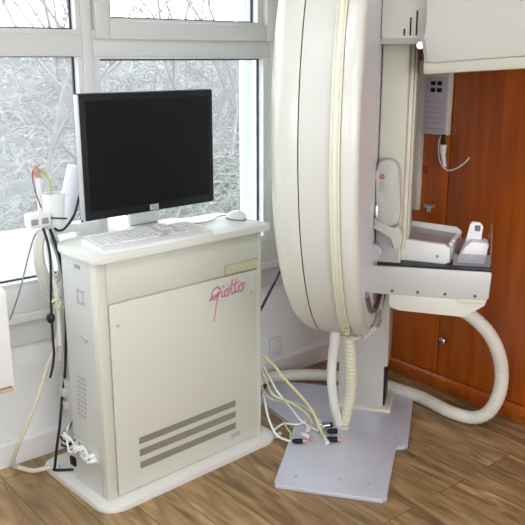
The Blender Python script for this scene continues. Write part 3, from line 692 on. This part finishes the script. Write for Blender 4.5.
plug((1.985,2.302,.010), .3, .034, .010, cgrey, 'pale plug lying on the floor off the plate edge')
plug((2.050,2.190,.030), -1.5, .036, .011, whitep, 'white plug standing out above the left black plug', salmon)
plug((2.140,2.200,.031), .3, .034, .012, cgrey, 'grey plug at the centre of the plug pile')
plug((2.175,2.205,.033), -.4, .036, .014, chrome, 'shiny metal plug near the conduit foot', blackp)
plug((2.105,2.240,.030), .8, .034, .011, whitep, 'white plug behind the centre of the pile')
plug((2.180,2.255,.031), 1.2, .032, .012, whitep, 'rearmost white plug beside the metal one')
plug((2.170,2.150,.030), -.5, .034, .011, blackp, 'small dark plug tucked in front of the metal plug')
cable([(2.195,2.515,0.700),(2.09,2.468,.625),(1.975,2.42,.540)], .0060, cblack, 'straight black cable slanting down from the ring to behind the cabinet', k=8)

# ------------------------------------------------------------------ ceiling fill lamps, added out of view
for i,(x,y) in enumerate(((.30,1.05),(.6,-.8))):
    lf = thing('ceiling_fill_light', (x,y,ZC), 0, 'added out-of-view white ceiling fill panel, %s' % ('left one' if i==0 else 'right one'), 'ceiling light', 'added fill lights')
    bx('housing', whitep, lf, -.62,.62,-.17,.17,-.05,0,bev=.006)
    bx('diffuser', mat('fill_lamp_diffuser',(255,255,255),.5,emit=(250,251,255),es=14), lf, -.60,.60,-.15,.15,-.056,-.049)

# ------------------------------------------------------------------ outdoors
grass = mat('pale_grass', (150,160,148), .9, var=.35, vscale=3)
barkm = mat('pale_bark', (128,122,122), .8, var=.3, vscale=12)
bram = mat('bramble_twigs', (152,149,143), .8, var=.3, vscale=8)
leafm = mat('ivy_leaves', (100,118,84), .7, var=.35, vscale=4)
b = bm_new()
gx = [-14+2*i for i in range(24)]; gy = [3.07,5,6.5,8,10,12,15,20,30]
gz = [-.9,-.9,-.7,-.2,.5,1.35,1.8,2.1,2.2]
vv = [[b.verts.new((x,y,z+random.uniform(-.06,.06)*(j>0))) for x in gx] for j,(y,z) in enumerate(zip(gy,gz))]
for j in range(len(gy)-1):
    for i in range(len(gx)-1): b.faces.new((vv[j][i],vv[j][i+1],vv[j+1][i+1],vv[j+1][i]))
struct('ground_outside', b, grass, smooth=True)
struct('ground_side', box(bm_new(), -20,X0-.21,-2.3,14,-1.1,-1.0), grass)
struct('ground_front', box(bm_new(), -20,20,-16,-2.31,-1.1,-1.0), grass)
struct('wall_outside', box(bm_new(), 2.515,3.6,3.20,3.24,-1.0,3.4), mat('render_white',(240,240,240),.8,var=.03))
struct('terrace_parapet', box(bm_new(), -2,2.45,4.3,4.42,-1,.60,bev=.01), mat('parapet_pale',(184,187,186),.8,var=.1,vscale=2))
def branch(b, p, d, L, r, depth, n=5):
    pts = [p]; q = p.copy(); dd = d.copy()
    for i in range(4):
        dd = (dd+V((random.uniform(-.25,.25),random.uniform(-.25,.25),random.uniform(-.1,.2)))).normalized()
        q = q+dd*(L/4); pts.append(q.copy())
    tube(b, pts, [r*(1-.5*i/4) for i in range(5)], n)
    if depth > 0:
        for k in range(4 if depth > 1 else 3):
            t = pts[random.randint(1,4)]; nd = (dd+V((random.uniform(-1,1),random.uniform(-.8,.8),random.uniform(-.3,.8)))).normalized()
            branch(b, t, nd, L*random.uniform(.5,.75), r*.5, depth-1, 4)
TL = ['bare tree furthest left outside the window','bare tree seen through the left pane, left of the mullion','bare tree outside behind the window mullion','slim bare tree outside behind the monitor','bare tree outside right of the monitor','bare tree outside near the white pillar','bare tree far back on the slope']
for k,(x,y,z,h) in enumerate(((2.0,6.2,-.8,1.7),(3.0,7.0,-.5,1.9),(4.0,7.4,-.4,1.8),(5.0,7.2,-.5,1.9),(5.9,7.8,-.2,1.8),(6.6,8.6,.1,1.7),(4.6,10,.5,1.8))):
    b = bm_new(); branch(b, V((x,y,z)), V((random.uniform(-.1,.1),0,1)), h*1.3, .032, 5)
    tag(put('bare_tree', b, barkm, smooth=True), TL[k], 'tree', 'bare trees outside the window')
b = bm_new()
for k in range(4200):
    y = random.uniform(5.0,10); y = 5+7*((y-5)/5)**.8; x = random.uniform(y*.30,y*.85); z = -.9 if y<5.5 else (-.9+(y-5.5)*.40)
    p = V((x,y,z)); L = random.uniform(.6,1.6); d = V((random.uniform(-.8,.8),random.uniform(-.4,.4),random.uniform(.3,1))).normalized()
    pts = []; 
    for i in range(6):
        t = i/5; pts.append(p+d*L*t+V((0,0,-.55*L*t*t))+V((random.uniform(-.03,.03),0,random.uniform(-.03,.03))))
    tube(b, pts, random.uniform(.003,.008), 3)
tag(put('bramble_thicket', b, bram), 'pale tangled brambles filling the slope outside the window', 'brambles', kind='stuff')
b = bm_new()
for k in range(9):
    cx = random.uniform(1.6,7.5); cy = random.uniform(5.5,8.5); cz = -.6+(cy-5.5)*.33; R0 = random.uniform(.35,.7)
    for i in range(420):
        v = V((random.gauss(0,1),random.gauss(0,1),random.gauss(0,.6))).normalized()*R0*random.uniform(.5,1)
        c = V((cx,cy,cz))+v; s = random.uniform(.02,.045); u = V((random.uniform(-1,1),random.uniform(-1,1),random.uniform(-1,1))).normalized(); w = u.orthogonal().normalized()
        b.faces.new([b.verts.new(c+q) for q in (u*s,w*s*.7,-u*s,-w*s*.7)])
tag(put('ivy_leaves', b, leafm), 'green leafy undergrowth among the brambles outside', 'undergrowth', kind='stuff')

# ------------------------------------------------------------------ light
w = bpy.data.worlds.new('sky'); bpy.context.scene.world = w; w.use_nodes = True; nt = w.node_tree
bg = nt.nodes['Background']
tc = nt.nodes.new('ShaderNodeTexCoord'); sx = nt.nodes.new('ShaderNodeSeparateXYZ'); nt.links.new(tc.outputs['Generated'], sx.inputs[0])
rp = nt.nodes.new('ShaderNodeValToRGB'); nt.links.new(sx.outputs['Z'], rp.inputs[0])
rp.color_ramp.elements[0].position = .0; rp.color_ramp.elements[0].color = (.98,.985,1,1); rp.color_ramp.elements[1].position = .8; rp.color_ramp.elements[1].color = (.86,.93,1,1)
nt.links.new(rp.outputs[0], bg.inputs[0]); bg.inputs[1].default_value = 5.0
def portal(loc, rot, sx_, sy_):
    l = bpy.data.lights.new('portal','AREA'); l.shape = 'RECTANGLE'; l.size = sx_; l.size_y = sy_
    l.cycles.is_portal = True
    o = bpy.data.objects.new('window_portal', l); COL.objects.link(o); o.location = loc; o.rotation_euler = rot
portal(((WX0+WX1)/2, 3.08, (WZ0+WZ1)/2), (-PI/2,0,0), WX1-WX0, WZ1-WZ0)
portal((.7, Y0-.21, 1.47), (PI/2,0,0), 4.0, 1.85)
portal((X0-.21, .2, 1.6), (0,-PI/2,0), 1.5, 2.8)

# ------------------------------------------------------------------ camera
f = 770.0; az = math.radians(50.5); pit = math.atan(206/770)
F = V((math.cos(az)*math.cos(pit), math.sin(az)*math.cos(pit), -math.sin(pit))); R = V((math.sin(az),-math.cos(az),0)); U = R.cross(F)
cam = bpy.data.cameras.new('camera'); co = bpy.data.objects.new('camera', cam); COL.objects.link(co)
cam.sensor_width = 36; cam.lens = f/525*36; cam.clip_start = .05
co.matrix_world = Matrix(((R.x,U.x,-F.x,0),(R.y,U.y,-F.y,0),(R.z,U.z,-F.z,1.6),(0,0,0,1)))
s = bpy.context.scene; s.camera = co
s.view_settings.view_transform = 'Standard'; s.view_settings.look = 'None'; s.view_settings.gamma = 1; s.view_settings.use_curve_mapping = False
s.view_settings.exposure = 0.4
s.cycles.use_denoising = True
s.cycles.max_bounces = 8; s.cycles.transparent_max_bounces = 12
